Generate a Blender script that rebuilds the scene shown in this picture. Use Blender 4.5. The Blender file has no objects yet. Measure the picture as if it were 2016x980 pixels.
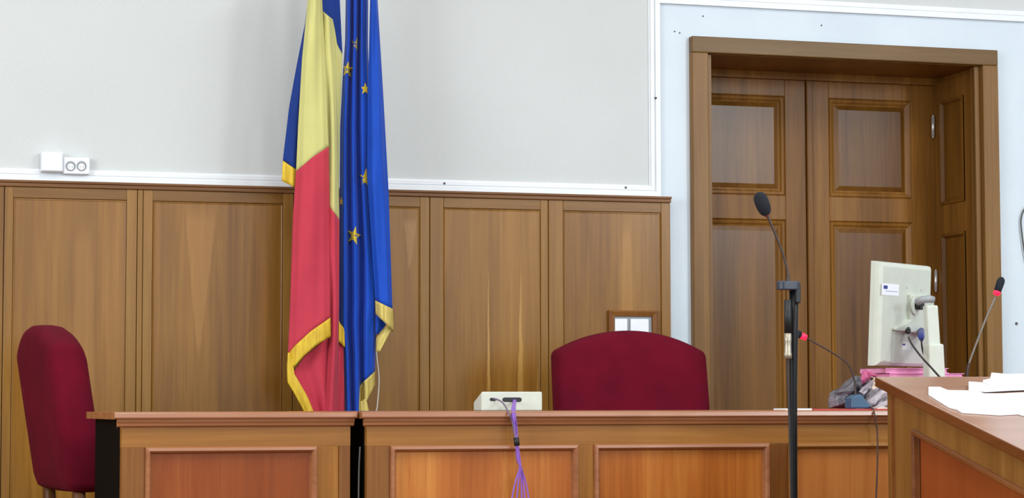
import bpy, bmesh, math, random
from mathutils import Matrix, Vector, noise

# ------------------------------------------------------------------ camera, world, lights, exposure
S = bpy.context.scene
COL = S.collection
F, YAW, PIT, ROL = 4400.0, .2834, .0692, -.00167
CAM = Vector((0, 0, 1.2))
fw = Vector((math.sin(YAW)*math.cos(PIT), math.cos(YAW)*math.cos(PIT), math.sin(PIT)))
_r = Vector((math.cos(YAW), -math.sin(YAW), 0)); _u = _r.cross(fw)
rt = math.cos(ROL)*_r + math.sin(ROL)*_u
up = -math.sin(ROL)*_r + math.cos(ROL)*_u
cd = bpy.data.cameras.new('camera'); cam = bpy.data.objects.new('camera', cd); COL.objects.link(cam)
cd.sensor_width = 36; cd.lens = 36*F/2016; cd.clip_start = .05
cam.matrix_world = Matrix(((rt.x, up.x, -fw.x, 0), (rt.y, up.y, -fw.y, 0), (rt.z, up.z, -fw.z, 1.2), (0, 0, 0, 1)))
S.camera = cam
S.view_settings.view_transform = 'Standard'; S.view_settings.look = 'None'
S.view_settings.gamma = 1; S.view_settings.use_curve_mapping = False
S.view_settings.exposure = 0.0
W = bpy.data.worlds.new('world'); S.world = W; W.use_nodes = True
W.node_tree.nodes['Background'].inputs[0].default_value = (.75, .85, 1, 1)
W.node_tree.nodes['Background'].inputs[1].default_value = .3

def area(name, loc, target, sx, sy, power, col):
    l = bpy.data.lights.new(name, 'AREA'); l.shape = 'RECTANGLE'; l.size = sx; l.size_y = sy; l.energy = power; l.color = col
    o = bpy.data.objects.new(name, l); COL.objects.link(o); o.location = loc
    o.rotation_euler = (Vector(target)-Vector(loc)).to_track_quat('-Z', 'Y').to_euler()
    return o
# daylight through the three tall rear windows, and two fill lights added at the ceiling, no fixtures
WINS = [(.5, 3.25), (4.45, 5.6), (7.2, 8.9)]
WPOW = [50, 74, 180]
WZ = [(1.55, 4.3), (1.55, 4.3), (3.05, 4.75)]
WY = -3.0
for i, (a, b) in enumerate(WINS):
    area('window_daylight', ((a+b)/2, WY+.06, sum(WZ[i])/2), ((a+b)/2, 5, sum(WZ[i])/2), b-a, WZ[i][1]-WZ[i][0], WPOW[i]*(b-a), ((.92, .97, 1), (.90, .96, 1), (.85, .94, 1))[i])
area('window_daylight', (-2.94, 4.6, 2.7), (1, 6.6, 1.5), 2.4, 2.4, 175, (.92, .97, 1))
area('ceiling_fill_light', (1.0, 4.5, 4.86), (1.0, 4.5, 0), 1.2, 2.4, 80, (1, .96, .88))
area('ceiling_fill_light', (5.2, 4.0, 4.86), (5.2, 4.0, 0), 1.2, 2.4, 130, (.96, .98, 1))

# ------------------------------------------------------------------ pixel helpers (points on real planes)
def ray(x, y): return fw + rt*((x-1008)/F) - up*((y-490)/F)
def atY(x, y, Y):
    d = ray(x, y); return CAM + d*(Y/d.y)
def atZ(x, y, Z):
    d = ray(x, y); return CAM + d*((Z-CAM.z)/d.z)
def onP(x, y, p, n):
    d = ray(x, y); return CAM + d*((p-CAM).dot(n)/d.dot(n))

# ------------------------------------------------------------------ materials
def lin(c): return tuple(((v/255)/12.92 if v/255 <= .04045 else ((v/255+.055)/1.055)**2.4) for v in c)
def col4(c): return lin(c)+(1,)
class NT:
    def __init__(s, name):
        s.m = bpy.data.materials.new(name); s.m.use_nodes = True; s.t = s.m.node_tree
        s.b = s.t.nodes['Principled BSDF']
    def n(s, typ, **kw):
        o = s.t.nodes.new(typ)
        for k, v in kw.items(): setattr(o, k, v)
        return o
    def l(s, a, b): s.t.links.new(a, b)
    def math(s, op, a, b=None, c=None):
        o = s.n('ShaderNodeMath', operation=op)
        for i, v in enumerate((a, b, c)):
            if v is None: continue
            if isinstance(v, (int, float)): o.inputs[i].default_value = v
            else: s.l(v, o.inputs[i])
        return o.outputs[0]
    def coord(s): return s.n('ShaderNodeTexCoord').outputs['Object']
    def noise(s, vec, sc, scale=1, detail=4, rough=.55, dist=0):
        mp = s.n('ShaderNodeMapping'); mp.inputs['Scale'].default_value = sc; s.l(vec, mp.inputs['Vector'])
        o = s.n('ShaderNodeTexNoise'); o.inputs['Scale'].default_value = scale; o.inputs['Detail'].default_value = detail
        o.inputs['Roughness'].default_value = rough; o.inputs['Distortion'].default_value = dist
        s.l(mp.outputs[0], o.inputs['Vector']); return o.outputs['Fac']
    def ramp(s, fac, stops):
        o = s.n('ShaderNodeValToRGB'); e = o.color_ramp.elements
        while len(e) > 1: e.remove(e[-1])
        e[0].position = stops[0][0]; e[0].color = col4(stops[0][1])
        for p, c in stops[1:]:
            q = e.new(p); q.color = col4(c)
        s.l(fac, o.inputs[0]); return o.outputs[0]
    def mix(s, fac, a, b, mode='MIX'):
        o = s.n('ShaderNodeMix', data_type='RGBA', blend_type=mode)
        for i, v in ((0, fac), (6, a), (7, b)):
            if isinstance(v, (int, float)): o.inputs[i].default_value = v
            elif isinstance(v, tuple): o.inputs[i].default_value = v
            else: s.l(v, o.inputs[i])
        return o.outputs[2]
    def bump(s, h, strength, dist=.002):
        o = s.n('ShaderNodeBump'); o.inputs['Strength'].default_value = strength; o.inputs['Distance'].default_value = dist
        s.l(h, o.inputs['Height']); s.l(o.outputs[0], s.b.inputs['Normal'])
    def base(s, c):
        if isinstance(c, tuple): s.b.inputs['Base Color'].default_value = c
        else: s.l(c, s.b.inputs['Base Color'])
    def set(s, **kw):
        for k, v in kw.items(): s.b.inputs[k.replace('_', ' ')].default_value = v

def plain(name, c, rough=.5, metal=0, var=.06, spec=.5, bump=0, bscale=200):
    t = NT(name); co = t.coord()
    n = t.noise(co, (1, 1, 1), 14, 3)
    d = tuple(max(0, v*(1-var)) for v in c); h = tuple(min(255, v*(1+var)) for v in c)
    t.base(t.ramp(n, [(.3, d), (.7, h)])); t.set(Roughness=rough, Metallic=metal, Specular_IOR_Level=spec)
    if bump: t.bump(t.noise(co, (1, 1, 1), bscale, 3), bump, .001)
    return t.m

def wood(name, dark, mid, light, axis=2, rough=.34, streaks=(), big=1.0, fine=1.0, seed=0, spec=.24):
    t = NT(name); co0 = t.coord()
    off = t.n('ShaderNodeVectorMath', operation='ADD'); off.inputs[1].default_value = (seed*3.7, seed*1.9, seed*2.3); t.l(co0, off.inputs[0]); co = off.outputs[0]
    def sc(a, b):
        v = [a, a, a]; v[axis] = b; return tuple(v)
    g1 = t.noise(co, sc(16, .8), 1, 5, .6, .6)
    g2 = t.noise(co, sc(90, 2.5), 1, 4, .6)
    g3 = t.noise(co, sc(4.5, .45), 1, 2, .5)
    v = t.math('MULTIPLY', g1, .5*fine)
    v = t.math('MULTIPLY_ADD', g2, .28*fine, v)
    v = t.math('MULTIPLY_ADD', g3, .42*big, v)
    v = t.math('ADD', v, .6-.39*fine-.21*big-.1)
    c = t.ramp(v, [(.30, dark), (.5, mid), (.70, light)])
    if streaks:
        sp = t.n('ShaderNodeSeparateXYZ'); t.l(co0, sp.inputs[0])
        wob = t.math('MULTIPLY', t.math('SUBTRACT', t.noise(co0, (2, 2, 5), 1, 3), .5), .022)
        for (x0, z0, z1, w0, w1, soft, strength, cc) in streaks:
            dx = t.math('ABSOLUTE', t.math('ADD', t.math('SUBTRACT', sp.outputs[0], x0), wob))
            k = t.math('DIVIDE', t.math('SUBTRACT', sp.outputs[2], z0), z1-z0)
            kc = t.math('MINIMUM', t.math('MAXIMUM', k, 0.0), 1.0)
            w = t.math('MULTIPLY_ADD', kc, w1-w0, w0)
            m = t.math('DIVIDE', t.math('SUBTRACT', w, dx), soft)
            mc = t.math('MINIMUM', t.math('MAXIMUM', m, 0.0), strength)
            inr = t.math('MULTIPLY', t.math('MINIMUM', t.math('MAXIMUM', t.math('MULTIPLY', k, 8), 0.0), 1.0),
                         t.math('MINIMUM', t.math('MAXIMUM', t.math('MULTIPLY', t.math('SUBTRACT', 1.0, k), 8), 0.0), 1.0))
            c = t.mix(t.math('MULTIPLY', mc, inr), c, col4(cc))
    t.base(c); t.set(Roughness=rough, Specular_IOR_Level=spec)
    t.bump(g2, .12, .0015)
    return t.m

def fabric(name, c, dark=.75, rough=.9, sheen=.3, scale=260):
    t = NT(name); co = t.coord()
    n = t.noise(co, (1, 1, 1), scale, 2); n2 = t.noise(co, (1, 1, 1), 7, 3)
    v = t.math('MULTIPLY_ADD', n2, .6, t.math('MULTIPLY', n, .4))
    t.base(t.ramp(v, [(.32, tuple(x*dark for x in c)), (.68, c)])); t.set(Roughness=rough, Sheen_Weight=sheen, Sheen_Roughness=.4, Specular_IOR_Level=.15)
    t.bump(n, .25, .001); return t.m

def emis(name, c, strength):
    t = NT(name); t.base(col4(c)); t.set(Emission_Color=col4(c), Emission_Strength=strength, Roughness=.4); return t.m

sw = (150, 118, 62)
DADO_STREAKS = [
    (1.235, 1.97, 1.36, .066, .004, .010, .5, (170, 122, 62)),
    (1.475, 1.97, 1.15, .030, .010, .015, .4, (150, 98, 38)),
    (2.38, 1.80, 1.20, .001, .008, .003, .85, (186, 142, 74)),
    (2.512, 1.80, 1.18, .000, .015, .004, .8, (184, 140, 72)),
    (2.585, 1.36, 1.2, .001, .008, .004, .5, (180, 136, 70)),
    (2.96, 1.95, 1.2, .02, .035, .02, .35, (182, 132, 66)),
    (2.06, 1.93, 1.72, .03, .004, .01, .35, (182, 142, 86)),
    (.80, 1.9, 1.1, .03, .05, .03, .3, (166, 120, 62)),
]
M = {}
M['dado'] = wood('oak_dado', (110, 70, 25), (138, 94, 36), (162, 116, 50), 2, .26, DADO_STREAKS, big=.8)
M['dado_frame'] = wood('oak_dado_frame', (114, 75, 29), (141, 99, 42), (162, 121, 56), 2, .28, big=.7, seed=1)
M['dado_rail'] = wood('oak_dado_rail', (105, 69, 28), (128, 89, 40), (149, 110, 54), 0, .3, big=.7, seed=2)
M['cap'] = wood('oak_cap', (102, 67, 38), (127, 87, 54), (151, 111, 72), 0, .4, seed=3)
M['door'] = wood('walnut_door', (98, 62, 22), (130, 87, 36), (161, 112, 50), 2, .3, big=.9, spec=0.13, seed=4)
M['door_panel'] = wood('walnut_door_panel', (86, 51, 15), (112, 73, 24), (140, 94, 35), 2, .26, big=1, spec=.22, seed=5)
M['arch'] = wood('architrave_wood', (103, 71, 31), (128, 91, 45), (147, 112, 60), 2, .36, seed=6)
M['arch_h'] = wood('architrave_wood_head', (92, 66, 32), (112, 84, 46), (131, 103, 63), 0, .36, seed=6)
M['desk'] = wood('desk_frame_wood', (120, 73, 23), (149, 96, 34), (174, 122, 51), 2, .36, big=.8, seed=7)
M['desk_h'] = wood('desk_rail_wood', (124, 79, 30), (154, 102, 45), (176, 126, 62), 0, .36, big=.8, seed=8)
M['desk_dark'] = wood('desk_stile_wood', (97, 57, 22), (123, 76, 32), (143, 96, 46), 2, .36, big=.8, seed=9)
M['desk_top'] = wood('desk_top_wood', (128, 77, 46), (154, 99, 64), (178, 121, 84), 0, .24, big=.6, spec=.5, seed=10)
M['desk_panel'] = wood('desk_panel_veneer', (140, 70, 25), (175, 101, 40), (203, 138, 66), 2, .30, big=1.25, fine=.9, seed=11)
M['desk_panel_red'] = wood('desk_panel_red_veneer', (118, 53, 17), (141, 70, 27), (162, 93, 41), 2, .30, big=1.25, fine=.9, seed=25)
M['desk_panel_pale'] = wood('desk_panel_pale_veneer', (162, 94, 42), (187, 116, 58), (205, 137, 75), 2, .30, big=.9, fine=.7, seed=12)
M['lect'] = wood('lectern_wood', (104, 68, 26), (132, 90, 40), (151, 110, 55), 2, .36, seed=13)
M['lect_panel'] = wood('lectern_panel_wood', (125, 57, 23), (149, 73, 31), (165, 91, 43), 2, .34, fine=.6, seed=14)
M['lect_top'] = wood('lectern_top_wood', (154, 112, 92), (176, 135, 113), (194, 153, 132), 0, .22, fine=.5, big=.5, spec=.5, seed=15)
M['lect_edge'] = wood('lectern_edge_wood', (94, 50, 18), (115, 65, 27), (131, 81, 36), 1, .34, seed=16)
M['shade_black'] = plain('shade_black_panel', (7, 7, 8), .7, spec=.05)  # near-black stands for shade in the desk knee space; also backs dado gaps
M['red_fabric'] = fabric('crimson_plush', (112, 10, 36), .78, .95, 0)
M['chair_wood'] = wood('chair_leg_wood', (80, 46, 20), (104, 64, 28), (122, 80, 40), 2, .4, seed=17)
M['white_plastic'] = plain('white_plastic', (236, 240, 246), .35, var=.01)
M['grey_plastic'] = plain('grey_plastic', (150, 155, 158), .45, var=.03)
M['socket_well'] = plain('socket_well_plastic', (205, 212, 212), .4, var=.02)
M['cream'] = plain('cream_plastic', (202, 208, 196), .45, var=.02)
M['cream_side'] = M['cream']
M['black'] = plain('black_plastic', (24, 25, 29), .5, var=.1)
M['foam'] = plain('black_foam', (25, 28, 38), .95, var=.2, bump=.5, bscale=700)
M['dark_metal'] = plain('black_metal_pole', (11, 11, 14), .45, 0, spec=.3)
M['clamp'] = plain('grey_blue_clamp_plastic', (50, 56, 70), .4)
M['silver'] = plain('silver_metal', (176, 168, 150), .42, .7)
M['chrome'] = plain('chrome_hinge', (235, 235, 235), .3, .6)
M['neck'] = plain('gooseneck_metal', (70, 58, 54), .45, .4)
M['neck_grey'] = plain('gooseneck_grey_metal', (120, 112, 104), .4, .5)
M['ring'] = emis('red_led_ring', (255, 30, 70), 1.1)
M['ring_dark'] = plain('dark_red_ring', (120, 50, 50), .5)
M['purple'] = plain('purple_cable_jacket', (138, 92, 190), .45)
M['greyviolet'] = plain('grey_violet_cable_jacket', (110, 94, 120), .5)
M['darkcable'] = plain('dark_cable_jacket', (44, 38, 40), .5)
M['greycable'] = plain('grey_cable_jacket', (78, 74, 70), .5)
M['browncable'] = plain('brown_cable_jacket', (82, 56, 46), .5)
M['whitecable'] = plain('white_cable_jacket', (226, 224, 212), .45)
M['blueplug'] = plain('blue_plug', (46, 56, 132), .45)
M['bluebase'] = plain('blue_mic_base', (58, 92, 122), .4)
M['paper'] = plain('white_paper', (238, 239, 243), .7, var=.01)
M['pink'] = plain('pink_card', (246, 160, 206), .7, var=.06)
M['pinkdeep'] = plain('deep_pink_card', (192, 92, 134), .7, var=.06)
M['redcard'] = plain('red_card', (196, 66, 72), .6)
M['creampaper'] = plain('cream_paper', (232, 214, 194), .7)
M['port'] = plain('port_bay_cream', (186, 190, 180), .5, var=.02)
M['label'] = plain('pale_label', (206, 210, 206), .5, var=.01)
M['sticker'] = plain('white_sticker', (240, 243, 252), .5, var=.01)
M['stickerblue'] = plain('sticker_blue_ink', (44, 62, 140), .5)
M['stickergrey'] = plain('sticker_grey_ink', (178, 184, 206), .5)
M['hole'] = plain('dark_hole', (92, 90, 92), .9)
M['flag_blue'] = fabric('flag_blue_cloth', (34, 62, 140), .9, .75, .1, 500)
M['flag_yellow'] = fabric('flag_yellow_cloth', (210, 206, 132), .95, .75, .1, 500)
M['flag_red'] = fabric('flag_red_cloth', (202, 64, 82), .92, .75, .1, 500)
M['eu_blue'] = fabric('eu_blue_cloth', (28, 80, 194), .9, .6, .1, 500)
M['star'] = fabric('star_yellow_cloth', (236, 206, 60), .95, .75, .1, 500)
def _fringe():
    t = NT('gold_fringe'); co = t.coord()
    n = t.noise(co, (160, 160, 8), 1, 3); n2 = t.noise(co, (1, 1, 1), 12, 2)
    t.base(t.ramp(t.math('MULTIPLY_ADD', n, .6, t.math('MULTIPLY', n2, .4)), [(.32, (196, 152, 20)), (.7, (238, 204, 52))])); t.set(Roughness=.6); t.bump(n, .5, .003); return t.m
M['gold'] = _fringe()
def _fringe2():
    t = NT('pale_gold_fringe'); co = t.coord()
    n = t.noise(co, (160, 160, 8), 1, 3)
    t.base(t.ramp(n, [(.32, (190, 164, 76)), (.7, (226, 206, 116))])); t.set(Roughness=.6); t.bump(n, .5, .003); return t.m
M['palegold'] = _fringe2()
def _textile():
    t = NT('grey_textile_wall'); co = t.coord()
    a = t.noise(co, (340, 340, 60), 1, 2); b = t.noise(co, (60, 60, 340), 1, 2); c = t.noise(co, (1, 1, 1), 1.5, 3)
    v = t.math('MULTIPLY_ADD', c, .4, t.math('MULTIPLY', t.math('ADD', a, b), .3))
    t.base(t.ramp(v, [(.35, (203, 207, 206)), (.65, (212, 215, 215))])); t.set(Roughness=.85, Specular_IOR_Level=.2); t.bump(a, .15, .001); return t.m
M['textile'] = _textile()
def _plaster():
    t = NT('white_plaster'); co = t.coord()
    c = t.noise(co, (1, 1, 1), 3, 5); d = t.noise(co, (1, 1, 1), 40, 4)
    t.base(t.ramp(c, [(.3, (211, 223, 233)), (.7, (219, 231, 240))])); t.set(Roughness=.6, Specular_IOR_Level=.3); t.bump(t.math('ADD', c, t.math('MULTIPLY', d, .2)), .2, .006); return t.m
M['plaster'] = _plaster()
M['trim'] = plain('white_trim_paint', (232, 236, 240), .4, var=.01)
M['ceil'] = plain('white_ceiling_paint', (235, 235, 232), .9, var=.01)
M['floor'] = wood('parquet_floor', (110, 78, 48), (136, 98, 62), (156, 116, 78), 0, .4, seed=20)
def _bag():
    t = NT('grey_plastic_bag'); co = t.coord()
    n = t.noise(co, (1, 1, 1), 16, 3, .6, 1.0)
    t.base(t.ramp(n, [(.32, (50, 50, 62)), (.5, (92, 90, 100)), (.68, (140, 136, 144))])); t.set(Roughness=.28, Alpha=1, Specular_IOR_Level=.6); t.bump(n, .6, .01); return t.m
M['bag'] = _bag()
M['bagpale'] = plain('pale_grey_plastic_bag', (166, 158, 166), .35, var=.2)

# ------------------------------------------------------------------ mesh helpers
MAT = {}                     # object -> world matrix of the frame its mesh lives in
def wall_map(Y): return lambda u, v, o: Vector((u, Y-o, v))
class MB:
    def __init__(s): s.bm = bmesh.new()
    def box(s, x0, x1, y0, y1, z0, z1, mi=0, fn=None):
        vs = [s.bm.verts.new(fn(Vector((x, y, z))) if fn else (x, y, z)) for z in (z0, z1) for y in (y0, y1) for x in (x0, x1)]
        for f in ((0, 2, 3, 1), (4, 5, 7, 6), (0, 1, 5, 4), (2, 6, 7, 3), (0, 4, 6, 2), (1, 3, 7, 5)):
            s.bm.faces.new([vs[i] for i in f]).material_index = mi
        return s
    def prism(s, pts, fn, t0, t1, mi=0):
        a = [s.bm.verts.new(fn(u, v, t0)) for u, v in pts]; b = [s.bm.verts.new(fn(u, v, t1)) for u, v in pts]
        n = len(pts)
        s.bm.faces.new(a).material_index = mi; s.bm.faces.new(b[::-1]).material_index = mi
        for i in range(n): s.bm.faces.new((a[i], b[i], b[(i+1) % n], a[(i+1) % n])).material_index = mi
        return s
    def ring(s, u0, u1, v0, v1, prof, fn, fill=False, mi=0):
        loops = []
        for ins, out in prof:
            loops.append([s.bm.verts.new(fn(u, v, out)) for u, v in ((u0+ins, v0+ins), (u1-ins, v0+ins), (u1-ins, v1-ins), (u0+ins, v1-ins))])
        for a, b in zip(loops, loops[1:]):
            for i in range(4): s.bm.faces.new((a[i], a[(i+1) % 4], b[(i+1) % 4], b[i])).material_index = mi
        if fill: s.bm.faces.new(loops[-1]).material_index = mi
        return s
    def tube(s, pts, r, n=10, caps=True, mi=0):
        pts = [Vector(p) for p in pts]; rs = r if isinstance(r, (list, tuple)) else [r]*len(pts)
        prev = None; rings = []
        for i, p in enumerate(pts):
            d = (pts[min(i+1, len(pts)-1)]-pts[max(i-1, 0)]).normalized()
            if prev is None: a = d.orthogonal().normalized()
            else: a = (prev - d*prev.dot(d)).normalized()
            prev = a; b = d.cross(a)
            rings.append([s.bm.verts.new(p + (a*math.cos(2*math.pi*k/n) + b*math.sin(2*math.pi*k/n))*rs[i]) for k in range(n)])
        for a, b in zip(rings, rings[1:]):
            for k in range(n):
                f = s.bm.faces.new((a[k], a[(k+1) % n], b[(k+1) % n], b[k])); f.smooth = True; f.material_index = mi
        if caps: s.bm.faces.new(rings[0][::-1]).material_index = mi; s.bm.faces.new(rings[-1]).material_index = mi
        return s
    def grid(s, rows, mi=0, smooth=True):
        vs = [[s.bm.verts.new(p) for p in r] for r in rows]
        for a, b in zip(vs, vs[1:]):
            for i in range(len(a)-1):
                f = s.bm.faces.new((a[i], a[i+1], b[i+1], b[i])); f.smooth = smooth; f.material_index = mi
        return s
    def build(s, name, mats, parent=None, bevel=0, seg=2, solid=0, local=False, smooth=False, subsurf=0, solid_off=0):
        me = bpy.data.meshes.new(name)
        bmesh.ops.recalc_face_normals(s.bm, faces=s.bm.faces[:]) if not solid else None
        if smooth:
            for f in s.bm.faces: f.smooth = True
        s.bm.to_mesh(me); s.bm.free()
        o = bpy.data.objects.new(name, me); COL.objects.link(o)
        for m in (mats if isinstance(mats, (list, tuple)) else [mats]): me.materials.append(m)
        if parent is not None:
            o.parent = parent; MAT[o] = MAT[parent]
            if not local: me.transform(MAT[parent].inverted())
        else:
            v = [x.co for x in me.vertices]
            c = Vector(((min(p.x for p in v)+max(p.x for p in v))/2, (min(p.y for p in v)+max(p.y for p in v))/2, min(p.z for p in v)))
            MAT[o] = Matrix.Translation(c)
            if not local:
                me.transform(MAT[o].inverted()); o.location = c
            else: MAT[o] = Matrix.Identity(4)
        if solid:
            md = o.modifiers.new('solidify', 'SOLIDIFY'); md.thickness = solid; md.offset = solid_off
        if bevel:
            md = o.modifiers.new('bevel', 'BEVEL'); md.width = bevel; md.segments = seg; md.limit_method = 'ANGLE'; md.angle_limit = .6
            md.harden_normals = False
        if subsurf:
            md = o.modifiers.new('subdivision', 'SUBSURF'); md.levels = subsurf; md.render_levels = subsurf
        return o
def tag(o, label=None, cat=None, group=None, kind=None):
    if label: o['label'] = label
    if cat: o['category'] = cat
    if group: o['group'] = group
    if kind: o['kind'] = kind
    return o
def thing(name, label, cat, loc, rz=0, group=None):
    o = bpy.data.objects.new(name, None); COL.objects.link(o); o.empty_display_size = .1
    o.location = loc; o.rotation_euler = (0, 0, rz)
    MAT[o] = Matrix.Translation(loc) @ Matrix.Rotation(rz, 4, 'Z')
    return tag(o, label, cat, group)
def struct(name, mb, mats, parent=None, **kw):
    o = mb.build(name, mats, parent, local=(parent is None), **kw)
    if parent is None: o['kind'] = 'structure'
    return o
def smooth_path(pts, n=8):
    P = [Vector(p) for p in pts]; out = []
    for i in range(len(P)-1):
        p0, p1, p2, p3 = P[max(i-1, 0)], P[i], P[i+1], P[min(i+2, len(P)-1)]
        for k in range(n):
            t = k/n
            out.append(.5*((2*p1)+(p2-p0)*t+(2*p0-5*p1+4*p2-p3)*t*t+(3*p1-p0-3*p2+p3)*t**3))
    out.append(P[-1]); return out
def lathe_axis(a, b, prof, n=20):
    """prof: list of (t along a->b in metres, radius)"""
    a, b = Vector(a), Vector(b); d = (b-a).normalized()
    m = MB(); m.tube([a+d*t for t, r in prof], [r for t, r in prof], n); return m

# ------------------------------------------------------------------ room shell
WB = 8.55                     # plaster face of the back wall
XL, XR, ZC = -3.0, 10.0, 5.0
POD = .35
struct('floor', MB().box(XL, XR, WY-.2, WB+1.2, -.1, 0), M['floor'])
struct('floor_platform', MB().box(XL, XR, 6.35, WB-.001, 0.0, POD), M['floor'])
struct('ceiling', MB().box(XL, XR, WY-.2, WB+1.2, ZC, ZC+.1), M['ceil'])
m = MB(); LW0, LW1 = 3.4, 5.8
m.box(XL-.15, XL, WY-.2, LW0, 0, ZC); m.box(XL-.15, XL, LW1, WB+1.2, 0, ZC); m.box(XL-.15, XL, LW0, LW1, 0, 1.4); m.box(XL-.15, XL, LW0, LW1, 4.0, ZC)
struct('wall_left', m, M['plaster'])
m = MB(); m.ring(LW0, LW1, 1.4, 4.0, [(0, 0), (0, .05), (.06, .05), (.06, 0)], lambda u, v, o: Vector((XL-.03+o, u, v)))
m.box(XL-.03, XL+.02, 4.57, 4.63, 1.4, 4.0); struct('window_4', m, M['trim'])
struct('wall_right', MB().box(XR, XR+.15, WY-.2, WB+1.2, 0, ZC), M['plaster'])
m = MB(); xs = [XL]+[v for w in WINS for v in w]+[XR]
for i in range(0, len(xs), 2): m.box(xs[i], xs[i+1], WY-.2, WY, 0, ZC)
for (a, b), (z0, z1) in zip(WINS, WZ): m.box(a, b, WY-.2, WY, 0, z0); m.box(a, b, WY-.2, WY, z1, ZC)
struct('wall_rear', m, M['plaster'])
for i, (a, b) in enumerate(WINS):
    z0, z1 = WZ[i]; m = MB(); m.ring(a, b, z0, z1, [(0, 0), (0, .05), (.06, .05), (.06, 0)], lambda u, v, o: Vector((u, WY-.02+o, v)))
    m.box((a+b)/2-.03, (a+b)/2+.03, WY-.02, WY+.03, z0, z1); m.box(a, b, WY-.02, WY+.03, (z0+z1)/2-.03, (z0+z1)/2+.03)
    struct('window_%d' % (i+1), m, M['trim'])
# door opening
DX0, DX1, DZ1 = 3.321, 4.572, 2.638
AX0, AX1, AZ1 = 3.25, 4.645, 2.705
FX0, FX1 = 3.072, 3.118       # vertical run of the white moulding
FZ = 2.838                    # its upper run
m = MB()
m.box(XL, FX0+.02, WB, WB+.5, 0, ZC, 0)
m.box(FX0+.02, XR, WB, WB+.5, FZ+.02, ZC, 0)
m.box(FX0+.02, AX0+.02, WB, WB+.5, 0, FZ+.02, 1); m.box(AX1-.02, XR, WB, WB+.5, 0, FZ+.02, 1)
m.box(AX0+.02, AX1-.02, WB, WB+.5, AZ1-.02, FZ+.02, 1)
m.box(AX0-.4, AX1+.4, WB+.7, WB+.8, 0, 3.2, 1)
wallb = struct('wall_back', m, [M['textile'], M['plaster']])
HOLES = [(1617, 50), (1328, 62), (1338, 65), (1384, 32), (1362, 617), (2001, 637), (1790, 12)]
for i, (x, y) in enumerate(HOLES):
    p = atY(x, y, WB); r = .007 if i == 5 else .0035
    MB().tube([p+Vector((0, -.0012, 0)), p+Vector((0, .01, 0))], r, 10).build('screw_hole', M['hole'], wallb)
# white moulding around the textile field
BANDS = ((0, .020, .016), (.020, .026, .009), (.026, .040, .013), (.040, .046, .006))
m2, m3, m4 = MB(), MB(), MB()
for o0, o1, d in BANDS:
    m2.box(XL, FX1-o0, WB-d, WB+.001, 2.040+o0, 2.040+o1)
    m3.box(FX1-o1, FX1-o0, WB-d, WB+.001, 2.040+o1, FZ+o0)
    m4.box(FX1-o1, XR, WB-d, WB+.001, FZ+o0, FZ+o1)
tr2 = struct('trim_2', m2, M['trim']); tr3 = struct('trim_3', m3, M['trim']); tr4 = struct('trim_4', m4, M['trim'])
for (x, y), par in (((1232, 369), tr2), ((875, 361), tr2), ((1291, 193), tr3)):
    p = atY(x, y, WB-.014)
    MB().tube([p+Vector((0, -.002, 0)), p+Vector((0, .004, 0))], .0045, 10).build('screw', M['hole'], par)

# oak dado (wainscot)
CZ = 2.013
m = MB(); m.box(XL, 3.147, WB-.058, WB, CZ, 2.028); m.box(XL, 3.149, WB-.062, WB, 2.028, 2.038)
cap = struct('trim_1', m, M['cap'], bevel=.003)
MB().box(XL, 3.13, WB-.02, WB-.001, POD, CZ).build('backing_board', M['shade_black'], cap)
YF = WB-.050                  # face of stiles
sxp = lambda x: atY(x, 600, YF).x
UNITS = [(sxp(6), sxp(24.7), sxp(247), sxp(269)), (sxp(280), sxp(300), sxp(556), sxp(577)), (sxp(577), sxp(600), sxp(826), sxp(846)),
         (sxp(846), sxp(874), sxp(1064), sxp(1080)), (sxp(1080), sxp(1110), sxp(1302), 3.146)]
a = sxp(6)
while a > XL+.1:
    UNITS.insert(0, (max(a-.52, XL), max(a-.52, XL)+.04, a-.04, a)); a -= .52
for a, pa, pb, b in UNITS:
    a += .0012; b -= .0012; pz = 1.970
    for q0, q1 in ((a, pa-.0015), (pb+.0015, b)):
        MB().box(q0, q1, YF, WB-.02, POD, CZ).build('stile', M['dado_frame'], cap, bevel=.002)
    MB().box(pa-.0015, pb+.0015, YF, WB-.02, pz+.0015, CZ).build('rail', M['dado_rail'], cap, bevel=.002)
    f = MB(); f.ring(pa, pb, POD+.1, pz, [(0, -.022), (0, -.0035), (.0035, -.0025), (.006, -.004)], wall_map(YF), fill=True)
    f.build('panel', M['dado'], cap)
MB().box(sxp(269)+.0005, sxp(280)-.0005, YF-.003, WB-.02, POD, CZ).build('cover_bead', M['dado_frame'], cap, bevel=.003)
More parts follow.
